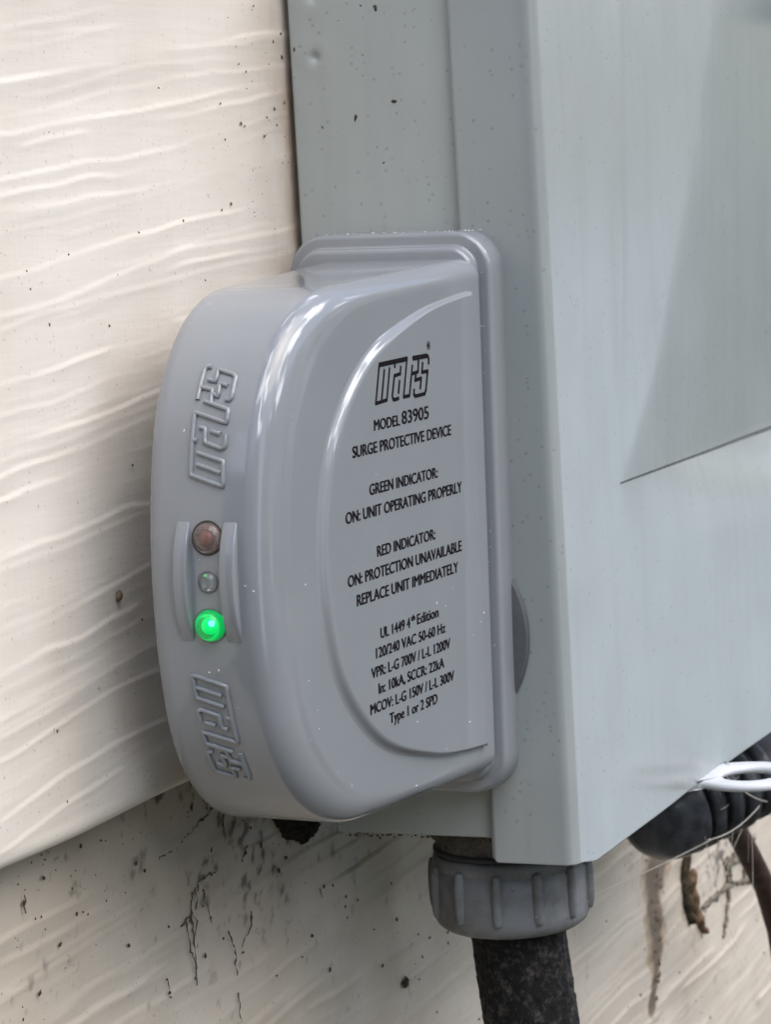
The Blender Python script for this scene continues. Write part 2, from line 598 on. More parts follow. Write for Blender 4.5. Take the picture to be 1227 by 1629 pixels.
# lower board, further back under the lip
zs = np.arange(-45, -275, -0.6)
xs = np.arange(-200, 470, 0.75)
Xg, Zg = np.meshgrid(xs, zs)
H = (grain(Xg, Zg, 21, 1.5, (3.5, 8), 0.68, (-300, 20)) + grain(Xg, Zg, 63, 2.0, (1.8, 4.5), 0.22, (-300, 20))) * sstep(-56, -74, Zg)
H += 0.5 * noise2(Xg / 60 + 10, Zg / 35 + 20, 78)
Yg = 12.0 - H + (Zg + 80) * 0.02
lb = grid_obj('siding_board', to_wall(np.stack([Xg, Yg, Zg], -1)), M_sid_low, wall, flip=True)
f1 = fbm(Xg / 10, Zg / 10, 210)
f2 = fbm(Xg / 2.8, Zg / 2.8, 220)
cxs = np.interp(Zg, [-205, -195, -170, -148, -130], [259.5, 265, 270, 279, 285]) + 3.0 * noise2(Zg / 9 + 40, Zg * 0 + 8, 230)
wds = np.interp(Zg, [-206, -200, -185, -165, -148], [1.5, 4.5, 8.0, 12.0, 17.0]) * (1 + 0.35 * noise2(Zg / 6 + 50, Zg * 0 + 4, 231))
dd = np.abs(Xg - cxs) / wds + 0.22 * f2 + 0.15 * f1
vert = sstep(-207, -202, Zg)
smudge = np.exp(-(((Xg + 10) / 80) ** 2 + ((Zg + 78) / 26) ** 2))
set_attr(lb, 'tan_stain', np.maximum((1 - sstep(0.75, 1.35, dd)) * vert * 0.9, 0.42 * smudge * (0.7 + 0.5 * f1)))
set_attr(lb, 'mud_stain', (1 - sstep(0.4, 0.85, dd + 0.18 * f1)) * vert * 0.85)
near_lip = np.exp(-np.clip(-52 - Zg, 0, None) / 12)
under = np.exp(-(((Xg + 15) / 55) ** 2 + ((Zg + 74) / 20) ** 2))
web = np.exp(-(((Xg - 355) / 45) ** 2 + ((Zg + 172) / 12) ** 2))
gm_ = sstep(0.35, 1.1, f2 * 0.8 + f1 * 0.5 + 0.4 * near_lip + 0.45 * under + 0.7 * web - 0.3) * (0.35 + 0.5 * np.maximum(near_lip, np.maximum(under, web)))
gm_ += 0.30 * under + 0.30 * near_lip  # even shade below the lip and unit, painted on top of the dirt
set_attr(lb, 'grime_shade', gm_)

# ------------------------------------------------------------------ metal box
box = tag(empty('electrical_enclosure', (0, 1, -80)), 'large grey-green sheet metal electrical box mounted on the cream siding', 'electrical box')
BO = np.array([0, 1, -80.])
# body: side sheet with two pressed dents, bottom, back and far side
ys = np.concatenate([np.arange(0.6, -44, -0.55)])
zs = np.arange(150, -79.7, -0.55)
Yg, Zg = np.meshgrid(ys, zs)
X = 0.25 * noise2(Yg / 25 + 4, Zg / 40 + 4, 5)
for (dy, dz) in ((-5.7, 108.6), (-5.9, 122.6)):
    rr = np.hypot(Yg - dy, Zg - dz)
    X += 0.75 * (1 - sstep(0.4, 1.9, rr)) - 0.10 * np.exp(-((rr - 3.2) / 1.6) ** 2)
mb = MB()
def box_faces(x0, x1, y0, y1, z0, z1):
    v = [(x0, y0, z0), (x1, y0, z0), (x1, y1, z0), (x0, y1, z0), (x0, y0, z1), (x1, y0, z1), (x1, y1, z1), (x0, y1, z1)]
    f = [(0, 3, 2, 1), (4, 5, 6, 7), (0, 1, 5, 4), (1, 2, 6, 5), (2, 3, 7, 6), (3, 0, 4, 7)]
    return v, f
side = grid_obj('side_panel', np.stack([X, Yg, Zg], -1) - BO, M_body, box, flip=False)
sm = side.modifiers.new('thick', 'SOLIDIFY'); sm.thickness = 0.0014; sm.offset = 0
bp_ = MB()
bp_.add(*box_faces(0.9, 236, -44, 0.5, -79.7, -78.6))
bp_.add(*box_faces(0.9, 236, -0.6, 0.55, -78.5, 150))
bp_.add(*box_faces(236.1, 237.3, -44, 0.5, -79.7, 150))
bp_.v = [tuple(np.array(p) - BO) for p in bp_.v]
bp_.build('back_pan', M_body, box, smooth=False)

# cover: side flange, tight bend, front with the pressed recess
FY = -60.84
plan = [(-1.3, y, 0) for y in np.arange(-40.9, -58.4, -1.2)]
for a in np.linspace(0, 90, 9):
    plan.append((0.6 - 1.9 * math.cos(R(a)), FY + 1.9 - 1.9 * math.sin(R(a)), 0))
plan += [(x, FY, 1) for x in np.arange(1.4, 236, 0.9)]
plan = np.array(plan)
zs = np.concatenate([np.arange(150, 2, -0.9), np.arange(2, -9, -0.12), np.arange(-9, -86.2, -0.9), [-86.6, -86.9]])
PX = np.repeat(plan[None, :, 0], len(zs), 0)
PY = np.repeat(plan[None, :, 1], len(zs), 0)
FR = np.repeat(plan[None, :, 2], len(zs), 0)
PZ = np.repeat(zs[:, None], len(plan), 1)
# bottom edge: level along the side, a little lower along the front, rounded at its free corner
zb = -84.9 + 1.2 * sstep(-42.6, -40.9, PY) ** 2 * (FR == 0) - 2.1 * sstep(-1.0, 13, PX)
PZ = np.where(PZ < -60, -60 + (PZ + 60) * (zb + 60) / -26.9, PZ)
fold = np.array([(43, 1.0), (77, 31), (102, 65), (128, 102), (146, 128), (162, 152)])
xf = np.interp(PZ, fold[:, 1], fold[:, 0])
xf = np.where(PZ < 1.0, 43 + (PZ - 1.0) * -0.0, xf)
s_in = (PX - xf) * 0.78
sp_ = np.clip(s_in, 0, None)
dep = 0.072 * sp_ * sp_ / (sp_ + 7.0)
zc = 0.9 - 0.35 * dep                                # inner crease at the foot of the recess
bot = np.where(PZ >= zc, 1.0, np.clip((PZ - zc + 26) / 26, 0, 1) ** 2.4)
top = 1 - sstep(112, 127, PZ - 0.03 * PX)
D = dep * bot * (0.15 + 0.85 * top)
# raised bead just outside the fold corner, soft ridges left by the press
ridge = 60 - (120 - PZ) * 0.13
D += -0.13 * np.exp(-((PX - ridge) / 3.2) ** 2) * sstep(-5, 60, PZ)
D += 0.22 * np.exp(-((PX - ridge + 13) / 9.0) ** 2) * sstep(-20, 70, PZ)
D += 0.3 * noise2(PX / 45 + 3, PZ / 80 + 3, 31) * sstep(1, 25, PX)
# bent corner beside the hasp
D += 0.45 * np.exp(-((PX - 92) / 14) ** 2 - ((PZ + 84) / 4.5) ** 2)
PY = PY + D * FR
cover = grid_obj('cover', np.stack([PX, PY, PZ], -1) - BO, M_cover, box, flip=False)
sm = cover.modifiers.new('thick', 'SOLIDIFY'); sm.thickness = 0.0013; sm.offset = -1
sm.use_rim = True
M_grime_shade = rough_dirt('crease_grime_shade', (0.10, 0.108, 0.108), (0.07, 0.075, 0.074), 300, 0.7, 0.00005)  # recess crease: slight dirt plus corner shade painted as a dark line
cover.data.materials.append(M_grime_shade)
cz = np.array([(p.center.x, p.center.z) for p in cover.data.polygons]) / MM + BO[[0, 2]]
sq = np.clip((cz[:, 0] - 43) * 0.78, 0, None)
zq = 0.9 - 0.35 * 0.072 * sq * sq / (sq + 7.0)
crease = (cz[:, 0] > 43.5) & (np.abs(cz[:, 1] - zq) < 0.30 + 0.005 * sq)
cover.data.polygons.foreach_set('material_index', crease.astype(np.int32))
# padlock hasp at the bottom of the cover: flat tab with a ring
hasp = MB()
HC = np.array([109.5, -72.5])
nn = 48
outl, inn = [], []
for i in range(nn):
    a = 2 * math.pi * i / nn
    ca, sa = math.cos(a), math.sin(a)
    # egg-shaped ring that widens into a neck at the cover
    ro = 15.5 + (4.5 if sa > 0.55 else 0) * sstep(0.55, 1.0, sa)
    px, py = HC[0] + ro * ca * 1.0, HC[1] + ro * sa
    if py > -59.5:
        py = -59.5
        px = HC[0] + (px - HC[0]) * 1.55
    outl.append((px, py))
    inn.append((HC[0] - 1.0 + 8.2 * ca, HC[1] - 0.3 + 7.6 * sa))
def hz(x, y):
    return -87.2 - 0.02 * (x - 109) + 0.35 * math.sin(x * 0.12)
def hring(pts, d, h):
    c = np.mean(pts, axis=0)
    out = []
    for p in pts:
        v = np.array(p) - c
        l = np.linalg.norm(v)
        q = c + v * (1 + d / l)
        out.append((q[0], q[1], hz(*q) + h))
    return out
rings = []
T = 1.05
for d, h in ((0.0, -T), (0.75, -T * 0.75), (1.0, 0), (0.75, T * 0.75), (0.0, T)):
    rings.append(hring(outl, d - 1.0, h))
for d, h in ((0.0, T), (-0.75, T * 0.75), (-1.0, 0), (-0.75, -T * 0.75), (0.0, -T)):
    rings.append(hring(inn, d + 1.0, h))
rings.append(rings[0])
hasp.loft(rings)
hasp.v = [tuple(np.array(p) - BO) for p in hasp.v]
ho = hasp.build('hasp', M_tab, box)
ho['label'] = 'pale painted hasp ring at the bottom edge of the cover'

# ------------------------------------------------------------------ surge protector
spd = tag(empty('surge_protector', (0, -26.5, 0), R(1.215)), 'glossy grey D-shaped surge protector with a lit green lamp on the metal box', 'surge protector')

def half_profile():
    a0, rad, a1 = R(2.5), 40.0, R(75)
    sx, sz = -76.0, 57.3
    pts = [(x, 57.3 + (x + 76) * math.tan(a0)) for x in np.linspace(-11.5, -76, 13)]
    for a in np.linspace(a0, a1, 30)[1:]:
        pts.append((sx - rad * (math.sin(a) - math.sin(a0)), sz - rad * (math.cos(a0) - math.cos(a))))
    x1, z1 = pts[-1]
    r2 = z1 / math.cos(a1)
    for a in np.linspace(a1, math.pi / 2, 16)[1:]:
        pts.append((x1 - r2 * (math.sin(a) - math.sin(a1)), z1 - r2 * (math.cos(a1) - math.cos(a))))
    return np.array(pts)
hp = half_profile()
PR = np.vstack([hp, (hp * [1, -1])[-2::-1]])
tan = np.gradient(PR, axis=0)
tan /= np.linalg.norm(tan, axis=1)[:, None]
NR = np.stack([tan[:, 1], -tan[:, 0]], 1)           # outward normal
if NR[0, 1] < 0:
    NR = -NR
seg = np.linalg.norm(np.diff(PR, axis=0), axis=1)
SS = np.concatenate([[0], np.cumsum(seg)])
SS = SS[len(SS) // 2] - SS                           # arc length, + upwards
def y_front(x):
    return -21.0 - 0.055 * (13 + x)
def y_back(x):
    return 20.0 + 0.071 * (13 + x)
def band_pt(u, y, h=0.0):
    x = np.interp(u, SS[::-1], PR[::-1, 0]); z = np.interp(u, SS[::-1], PR[::-1, 1])
    nx = np.interp(u, SS[::-1], NR[::-1, 0]); nz = np.interp(u, SS[::-1], NR[::-1, 1])
    return np.array([x + nx * h, y, z + nz * h])

nosey = sstep(-62, -108, PR[:, 0])
RN = 4.6 + 4.2 * nosey          # how far the front round-over reaches inwards
RY = 4.6 + 0.8 * nosey
rings = []
def ring(off, y):
    q = PR - NR * off[:, None]
    q[0, 0] = q[-1, 0] = -11.5
    return np.stack([q[:, 0], y, q[:, 1]], 1)
one = np.ones(len(PR))
for t in np.linspace(90, 0, 10):                     # back round-over
    rings.append(ring(one * 4.5 * (1 - math.cos(R(t))), y_back(PR[:, 0]) - 4.5 * (1 - math.sin(R(t)))))
for k in (0.3, 0.6):
    rings.append(ring(one * 0, (y_back(PR[:, 0]) - 4.5) * (1 - k) + (y_front(PR[:, 0]) + RY) * k))
for t in np.linspace(0, 90, 16):
    rings.append(ring(RN * (1 - math.cos(R(t))), y_front(PR[:, 0]) + RY * (1 - math.sin(R(t)))))
q = rings[-1].copy()
qq = ring(RN + 1.0, y_front(PR[:, 0]))
qq[:, 1] = y_front(qq[:, 0])
rings[-1][:, 1] = y_front(rings[-1][:, 0])
rings.append(qq)
mb = MB()
mb.loft(rings, closed=False)
n = len(PR)
mb.f.append(tuple((len(rings) - 1) * n + i for i in range(n)))
mb.f.append(tuple(range(n))[::-1])
shell = mb.build('housing', M_spd, spd)

# raised label panel on the front
half = [(-17.2, 53.0), (-30, 51.9), (-45.5, 49.8), (-66, 44.6), (-79.0, 37.2), (-89.6, 26.0), (-94.6, 13.0)]
out = catmull(half + [(-96.2, 0.0)] + [(x, -z) for x, z in half[::-1]], 8)
cl = list(map(tuple, out))
cl += [(-17.2, z) for z in np.linspace(-53 + 3, 53 - 3, 26)]
cl = np.array(cl)
def inset(poly, d):
    t = np.roll(poly, -1, 0) - np.roll(poly, 1, 0)
    t /= np.linalg.norm(t, axis=1)[:, None]
    nrm = np.stack([t[:, 1], -t[:, 0]], 1)
    c = poly.mean(0)
    if np.sum(nrm * (c - poly)) < 0:
        nrm = -nrm
    return poly + nrm * np.asarray(d).reshape(-1, 1)
wid = 1.0 + 2.2 * sstep(-30, -88, cl[:, 0]); wid[cl[:, 0] > -17.5] = 1.0
prof = [(-0.25, -0.4), (0.0, -0.02), (0.18, 0.05), (0.36, 0.30), (0.52, 0.75), (0.66, 1.12), (0.80, 1.32), (0.92, 1.39), (1.0, 1.40), (1.25, 1.40)]
prg = []
for d, h in prof:
    q = inset(cl, d * wid)
    prg.append([(p[0], y_front(p[0]) - h, p[1]) for p in q])
mb = MB()
mb.loft(prg, closed=True, cap1=True)
mb.build('label_panel', M_spd, spd)
PH = 1.40

# mounting flange with its inner step
def rrect(hy, hz_, r, x, n=9, yc=2.1):
    pts = []
    for cy, cz, a0 in ((hy - r, hz_ - r, 0), (-(hy - r), hz_ - r, 90), (-(hy - r), -(hz_ - r), 180), (hy - r, -(hz_ - r), 270)):
        for k in range(n):
            a = R(a0 + 90 * k / (n - 1))
            pts.append((x, yc + cy + r * math.cos(a), cz + r * math.sin(a)))
    return pts
fl = [(0.0, 0.0), (-0.3, 0.0), (-8.7, 0.35)]
for a in np.linspace(0, 90, 8)[1:]:
    fl.append((-8.7 - 1.5 * math.sin(R(a)), 0.35 + 1.3 * (1 - math.cos(R(a)))))
fl += [(-10.25, 3.0)]
for a in np.linspace(0, 90, 5)[1:]:
    fl.append((-10.25 - 0.7 * (1 - math.cos(R(a))), 3.0 + 0.7 * math.sin(R(a))))
fl += [(-12.2, 3.8)]
for a in np.linspace(0, 90, 6)[1:]:
    fl.append((-12.2 - 1.2 * math.sin(R(a)), 3.8 + 1.2 * (1 - math.cos(R(a)))))
fl += [(-13.45, 6.5)]
mb = MB()
mb.loft([rrect(26.0 - d, 66.6 - d, max(9.5 - d, 2.0), x) for x, d in fl], cap0=True, cap1=True)
mb.build('mounting_flange', M_spd, spd)

# gasket washer behind the flange
mb = MB()
for_r = []
for x, r_ in ((-1.4, 0.0), (-1.4, 26.0), (-1.7, 27.0), (-3.2, 27.2), (-3.8, 26.6), (-4.0, 24.0)):
    for_r.append([(x, -0.4 + r_ * math.cos(2 * math.pi * i / 72), -29.3 + r_ * math.sin(2 * math.pi * i / 72)) for i in range(72)])
mb.loft(for_r[1:], cap0=True, cap1=True)
mb.build('gasket', M_gasket, spd, deg=40)

# raised logo strokes on the rounded edge and in print on the panel
LOGO = [[(26.13, .69), (24.36, -5.25), (19.33, -5.51), (21.57, 1.84), (34.37, 2.1), (32.13, -5.31), (34.9, -5.27), (36.74, .4)],
        [(23.72, .53), (22.05, -4.91)], [(28.7, 1.9), (28.55, 0.85)],
        [(31.25, .6), (30.99, -.68), (28.2, -.87), (26.92, -4.6), (27.15, -5.3), (27.7, -5.48), (29.77, -5.39)],
        [(30.46, -2.08), (29.86, -4.24)],
        [(37.12, 2.02), (43.6, 2.02), (44.34, 1.8), (44.65, 1.21), (44.54, .4)],
        [(39.9, 1.9), (39.27, -.9), (36.4, -1.13)], [(38.4, -1.0), (37.75, -2.47), (40.71, -2.3), (40.11, -4.17)],
        [(41.61, .6), (41.11, -1.15), (43.91, -1.12), (42.75, -4.8), (42.1, -5.5), (37.6, -5.59), (36.95, -5.2), (37.1, -4.33)]]
LOGO = [[(a - 19.33, b + 5.5) for a, b in pl] for pl in LOGO]
def dense(pl, step=0.8):
    out_ = [pl[0]]
    for a, b in zip(pl[:-1], pl[1:]):
        k = max(1, int(math.dist(a, b) / step))
        out_ += [(a[0] + (b[0] - a[0]) * i / k, a[1] + (b[1] - a[1]) * i / k) for i in range(1, k + 1)]
    return out_
for flip in (False, True):
    polys = []
    for pl in LOGO:
        d = dense(pl)
        if flip:
            polys.append([band_pt(-19.28 - a, 3.4 - b, 0.20) for a, b in d])
        else:
            polys.append([band_pt(19.33 + a, -5.5 + b, 0.20) for a, b in d])
    o = tube_mesh('embossed_logo', polys, 0.50, M_spd, spd, res=3)
    o['label'] = 'raised outline lettering MARS ' + ('below the green lamp' if flip else 'above the dark lamp')

def stroke_mesh(mb, pl, wd, h0):
    """flat ribbon with round joints in the panel plane"""
    for k, (a, b) in enumerate(zip(pl[:-1], pl[1:])):
        a, b = np.array(a), np.array(b)
        t = (b - a) / np.linalg.norm(b - a)
        nrm = np.array([-t[1], t[0]]) * wd / 2
        h = h0 + 0.0025 * (k % 2)
        q = [a + nrm - t * wd * 0.35, a - nrm - t * wd * 0.35, b - nrm + t * wd * 0.35, b + nrm + t * wd * 0.35]
        mb.add([(p[0], y_front(p[0]) - h, p[1]) for p in q], [(0, 1, 2, 3)])
mb = MB()
for i, pl in enumerate(LOGO):
    stroke_mesh(mb, [(-69.0 + 1.05 * a, 31.7 + 1.11 * b) for a, b in pl], 0.82, PH + 0.02 + 0.006 * i)
# thicker top bars
stroke_mesh(mb, [(-69.0 + 1.05 * 2.35, 31.7 + 1.11 * 7.15), (-69.0 + 1.05 * 14.9, 31.7 + 1.11 * 7.4)], 0.85, PH + 0.09)
stroke_mesh(mb, [(-69.0 + 1.05 * 17.8, 31.7 + 1.11 * 7.3), (-69.0 + 1.05 * 24.6, 31.7 + 1.11 * 7.35)], 0.85, PH + 0.09)
# registered mark
for i in range(16):
    a0, a1 = 2 * math.pi * i / 16, 2 * math.pi * (i + 1) / 16
    v = [(-42.2 + r_ * math.cos(a), 42.1 + r_ * math.sin(a)) for r_, a in ((0.95, a0), (0.95, a1), (0.7, a1), (0.7, a0))]
    mb.add([(p[0], y_front(p[0]) - PH - 0.02, p[1]) for p in v], [(0, 1, 2, 3)])
mb.build('printed_logo', M_print, spd, smooth=False, fix=False)

def text_mesh(body, off=0.0):
    cu = bpy.data.curves.new('txt', 'FONT')
    cu.body = body
    cu.size = 1.0
    cu.offset = off
    cu.resolution_u = 4
    tmp = bpy.data.objects.new('txt', cu)
    COL.objects.link(tmp)
    dg = bpy.context.evaluated_depsgraph_get()
    me = bpy.data.meshes.new_from_object(tmp.evaluated_get(dg))
    bpy.data.objects.remove(tmp)
    bpy.data.curves.remove(cu)
    v = np.array([p.co[:2] for p in me.vertices])
    f = [tuple(p.vertices) for p in me.polygons]
    bpy.data.meshes.remove(me)
    return v, f
CAPH = None
v_, f_ = text_mesh('H')
CAPH = v_[:, 1].max()
def put(body, x0, x1, z, cap, mb, off=0.0):
    v, f = text_mesh(body, off)
    sx = (x1 - x0) / (v[:, 0].max() - v[:, 0].min())
    sz = cap / CAPH
    X = x0 - 2.0 + (v[:, 0] - v[:, 0].min()) * sx
    Z = z + v[:, 1] * sz
    for q, dx in enumerate((-0.21, -0.07, 0.07, 0.21)):
        mb.add([(a + dx, y_front(a) - PH - 0.02 - 0.003 * q, b + (0.05 if q % 2 else -0.05)) for a, b in zip(X, Z)], f)
LINES = [
    [("MODEL", -68.2, -55.9, 26.0, 2.25), ("83905", -54.8, -41.5, 26.1, 2.75)],
    [("SURGE PROTECTIVE DEVICE", -78.6, -30.2, 21.3, 2.35)],
    [("GREEN INDICATOR:", -71.5, -38.0, 12.6, 2.3)],
    [("ON: UNIT OPERATING PROPERLY", -82.9, -25.6, 7.9, 2.35)],
    [("RED INDICATOR:", -69.0, -40.3, -0.9, 2.3)],
    [("ON: PROTECTION UNAVAILABLE", -83.0, -26.8, -5.4, 2.35)],
    [("REPLACE UNIT IMMEDIATELY", -79.3, -29.0, -9.95, 2.35)],
    [("UL 1449 4", -68.9, -54.6, -18.5, 2.2), ("th", -53.9, -52.1, -17.2, 1.25), ("Edition", -51.0, -40.2, -18.4, 2.2)],
    [("120/240 VAC 50-60 Hz", -71.4, -36.9, -22.45, 2.2)],
    [("VPR: L-G 700V / L-L 1200V", -73.9, -34.6, -26.4, 2.2)],
    [("In: 10kA, SCCR: 22kA", -70.8, -38.2, -30.2, 2.2)],
    [("MCOV: L-G 150V / L-L 300V", -75.0, -33.2, -34.0, 2.2)],
    [("Type 1 or 2 SPD", -66.1, -42.3, -37.6, 2.2)],
]
for ln_ in LINES:
    mb = MB()
    for (b_, x0, x1, z, cap) in ln_:
        put(b_, x0, x1, z, cap, mb)
    o = mb.build('printed_text', M_print, spd, smooth=False, fix=False)
    o['label'] = 'printed line ' + ' '.join(t[0] for t in ln_)
mb = MB()
put("R", -40.55, -39.8, 41.7, 0.85, mb)
mb.build('registered_mark', M_print, spd, smooth=False, fix=False)

# guard ribs either side of the lamps
for y0, y1 in ((1.9, 5.0), (-8.8, -5.4)):
    rg = []
    for u in np.linspace(-12.1, 12.2, 33):
        h = 2.3 * (1 - (abs(u) / 12.2) ** 2.2) + 0.05
        sec = [(y1, -0.5), (y1, h - 0.45), (y1 - 0.13, h - 0.13), (y1 - 0.45, h), (y0 + 0.45, h), (y0 + 0.13, h - 0.13), (y0, h - 0.45), (y0, -0.5)]
        rg.append([band_pt(u, y, max(hh, -0.5)) for y, hh in sec])
    mb = MB()
    mb.loft(rg, cap0=True, cap1=True)
    mb.build('guard_rib', M_spd, spd, deg=50)

# lamps
def lens_mat(name, base, rough, trans, emit=None, es=0.0):
    m = mat(name, base, rough)
    b = m.node_tree.nodes['Principled BSDF']
    b.inputs['Transmission Weight'].default_value = trans
    b.inputs['IOR'].default_value = 1.45
    if emit:
        b.inputs['Emission Color'].default_value = (*emit, 1)
        b.inputs['Emission Strength'].default_value = es
    return m
M_lens_off = lens_mat('smoky_clear_lens', (0.62, 0.52, 0.47), 0.04, 0.85)
M_lens_clear = lens_mat('clear_lens', (0.93, 0.95, 0.96), 0.02, 0.93)
M_lens_green = lens_mat('lit_green_lens', (0.02, 0.62, 0.22), 0.03, 0.75, (0.0, 0.55, 0.14), 0.12)
M_core_green = mat('green_led_die', (0.1, 0.9, 0.5), 0.4)
b = M_core_green.node_tree.nodes['Principled BSDF']
b.inputs['Emission Color'].default_value = (0.01, 0.9, 0.24, 1)
b.inputs['Emission Strength'].default_value = 0.55
M_chip = mat('hot_led_chip', (0.6, 1, 0.8), 0.4)
b = M_chip.node_tree.nodes['Principled BSDF']
b.inputs['Emission Color'].default_value = (0.35, 1.0, 0.65, 1)
b.inputs['Emission Strength'].default_value = 5.0
M_core_red = mat('red_led_die', (0.30, 0.06, 0.05), 0.4)
M_socket = mat('dark_lamp_socket', (0.045, 0.040, 0.038), 0.35)
M_socket_pale = mat('pale_lamp_socket', (0.16, 0.165, 0.17), 0.3)
def disc_rings(u, yc, prof):
    """rings of a body of revolution standing on the rounded edge; prof = (radius, height)"""
    c = band_pt(u, yc)
    nrm = band_pt(u, yc, 1.0) - c
    e1 = np.array([0, 1.0, 0]); e2 = np.cross(nrm, e1)
    return [[c + nrm * h + (e1 * math.cos(2 * math.pi * i / 32) + e2 * math.sin(2 * math.pi * i / 32)) * r_ for i in range(32)] for r_, h in prof]
def lamp(name, u, yc, r_, dome, lens_m, core_m, socket_m, label, rise=0.0):
    mb = MB()
    mb.loft(disc_rings(u, yc, [(r_ + 0.45, -0.3), (r_ + 0.42, 0.10), (r_ + 0.25, 0.16), (r_ + 0.05, 0.10), (r_ - 0.05, 0.03), (0.02, 0.03)]), cap0=True)
    so = mb.build('indicator_lamp', socket_m, spd)
    so['label'] = label
    pr = [(r_ * math.cos(R(a)), 0.06 + rise + dome * math.sin(R(a))) for a in np.linspace(0, 89, 14)]
    pr = [(r_, 0.05)] + pr
    mb = MB()
    mb.loft(disc_rings(u, yc, pr), cap0=True, cap1=True)
    mb.build('lens', lens_m, so)
    if core_m:
        pr = [(r_ * 0.42 * math.cos(R(a)), 0.10 + dome * 0.55 * math.sin(R(a))) for a in np.linspace(0, 89, 8)]
        mb = MB()
        mb.loft(disc_rings(u, yc + 0.0, pr), cap0=True, cap1=True)
        mb.build('lamp_core', core_m, so)
        if core_m is M_core_green:
            mb = MB()
            mb.loft(disc_rings(u + 0.75, yc - 0.95, [(0.62, 1.3), (0.6, 1.5), (0.35, 1.65), (0.02, 1.7)]), cap0=True, cap1=True)
            mb.build('led_chip', M_chip, so)
lamp('l', 9.0, -2.1, 3.15, 2.0, M_lens_off, M_core_red, M_socket, 'unlit dark red indicator lamp, the uppermost')
lamp('l', 0.15, -2.0, 1.95, 1.2, M_lens_clear, None, M_socket_pale, 'small clear lamp between the larger two')
lamp('l', -8.75, -1.9, 3.25, 2.7, M_lens_green, M_core_green, M_socket_pale, 'lit bright green indicator lamp')

# ------------------------------------------------------------------ conduit under the box
AX = np.array([25.0, -34.3])
def rev(prof, n=72, ax=AX, wob=None):
    rr = []
    for r_, z in prof:
        rr.append([(ax[0] + r_ * math.cos(2 * math.pi * i / n), ax[1] + r_ * math.sin(2 * math.pi * i / n), z) for i in range(n)])
    return rr
con = tag(empty('conduit_connector', (25, -34.3, -106)), 'ribbed grey plastic conduit nut under the bottom of the metal box', 'conduit fitting')
CO = np.array([25, -34.3, -106.])
def rel(mb, o):
    mb.v = [tuple(np.array(p) - o) for p in mb.v]
    return mb
mb = MB()
mb.loft(rev([(11, -88.0), (17.6, -88.0), (18.5, -88.3), (19.1, -89.0), (19.3, -91.3), (18.95, -91.6), (18.95, -92.0), (19.4, -92.3), (19.5, -97), (19.6, -102.6), (19.4, -104.4), (18.7, -105.9), (17.2, -107.0), (15.5, -107.5), (13.2, -107.7), (12.3, -107.4), (12.0, -104)]))
rel(mb, CO).build('nut', M_nut, con)
for k in range(12):
    a0 = R(205 + 30 * k - 14)
    # long rounded bead standing on the nut wall
    rr = []
    e = np.array([math.cos(a0), math.sin(a0), 0]); tgt = np.array([-math.sin(a0), math.cos(a0), 0])
    for th in np.linspace(-90, 90, 13):
        z = -97.0 + 6.6 * math.sin(R(th)); wdt = 1.45 * max(0.05, math.cos(R(th)) ** 0.3)
        hh = 1.9 * max(0.05, math.cos(R(th)) ** 0.35)
        c = np.array([AX[0], AX[1], z]) + e * 19.2
        rr.append([c + tgt * wdt * math.cos(R(b)) + e * hh * math.sin(R(b)) for b in np.linspace(0, 360, 13)[:-1]])
    mb = MB()
    mb.loft(rr, cap0=True, cap1=True)
    rel(mb, CO).build('grip_rib', M_nut, con)
mb = MB()
mb.loft(rev([(11, -86.4), (18.4, -86.4), (19.0, -86.8), (19.0, -87.5), (18.4, -88.0), (11, -88.0)]))
rel(mb, CO).build('seal_ring', M_rubber, con)
mb = MB()
mb.loft(rev([(10, -79.8), (19.0, -79.8), (19.5, -80.4), (19.5, -83.8), (18.2, -84.4), (18.2, -86.4), (11, -86.4)]))
rel(mb, CO).build('threaded_neck', M_collar, con, deg=40)

# rough black conduit
mb = MB()
rr = []
for k, z in enumerate(np.arange(-100, -215, -0.8)):
    d = -(z + 100)
    cx_, cy_ = 25.0 + 0.02 * d, -34.8 - 0.075 * d - 0.0004 * d * d
    ring_ = []
    for i in range(110):
        a = 2 * math.pi * i / 110
        ring_.append((cx_, cy_, z, a))
    rr.append(ring_)
A = np.array(rr)
wob = 0.22 * noise2(A[..., 3] * 14, A[..., 2] / 1.1 + 300, 55) + 0.22 * noise2(A[..., 3] * 30, A[..., 2] / 0.9 + 300, 56)
Rr = 11.9 + wob
PP = np.stack([A[..., 0] + Rr * np.cos(A[..., 3]), A[..., 1] + Rr * np.sin(A[..., 3]), A[..., 2]], -1)
mb = MB()
mb.loft([list(map(tuple, r_)) for r_ in PP], cap0=True, cap1=True)
pipe = mb.build('flexible_conduit', M_cond, None)
tag(pipe, 'rough grimy black conduit hanging from the ribbed grey nut', 'conduit')

# corrugated black fitting behind the hasp
fit = tag(empty('corrugated_fitting', (206, -22, -118)), 'black ringed plastic conduit fitting under the box behind the hasp ring', 'conduit fitting')
FO = np.array([206, -22, -118.])
axd = np.array([0.8, -0.6, 0.2]); axd /= np.linalg.norm(axd)
e1 = np.array([0.6, 0.8, 0]); e2 = np.cross(axd, e1)
def along(prof, n=64):
    out_ = []
    base = np.array([205.7, -22, -118.5])
    for s, r_ in prof:
        c = base + axd * s
        out_.append([c + (e1 * math.cos(2 * math.pi * i / n) + e2 * math.sin(2 * math.pi * i / n)) * r_ for i in range(n)])
    return out_
dome = [(-5 - 15.5 * math.sin(R(a)), 15.2 * math.cos(R(a)) ** 0.8 + 0.02) for a in np.linspace(88, 0, 14)]
mb = MB(); mb.loft(along(dome + [(-3, 15.3), (-1.2, 15.6), (-0.4, 15.3), (0, 14.2), (0.2, 10)]), cap0=True)
rel(mb, FO).build('end_cap', M_dome, fit)
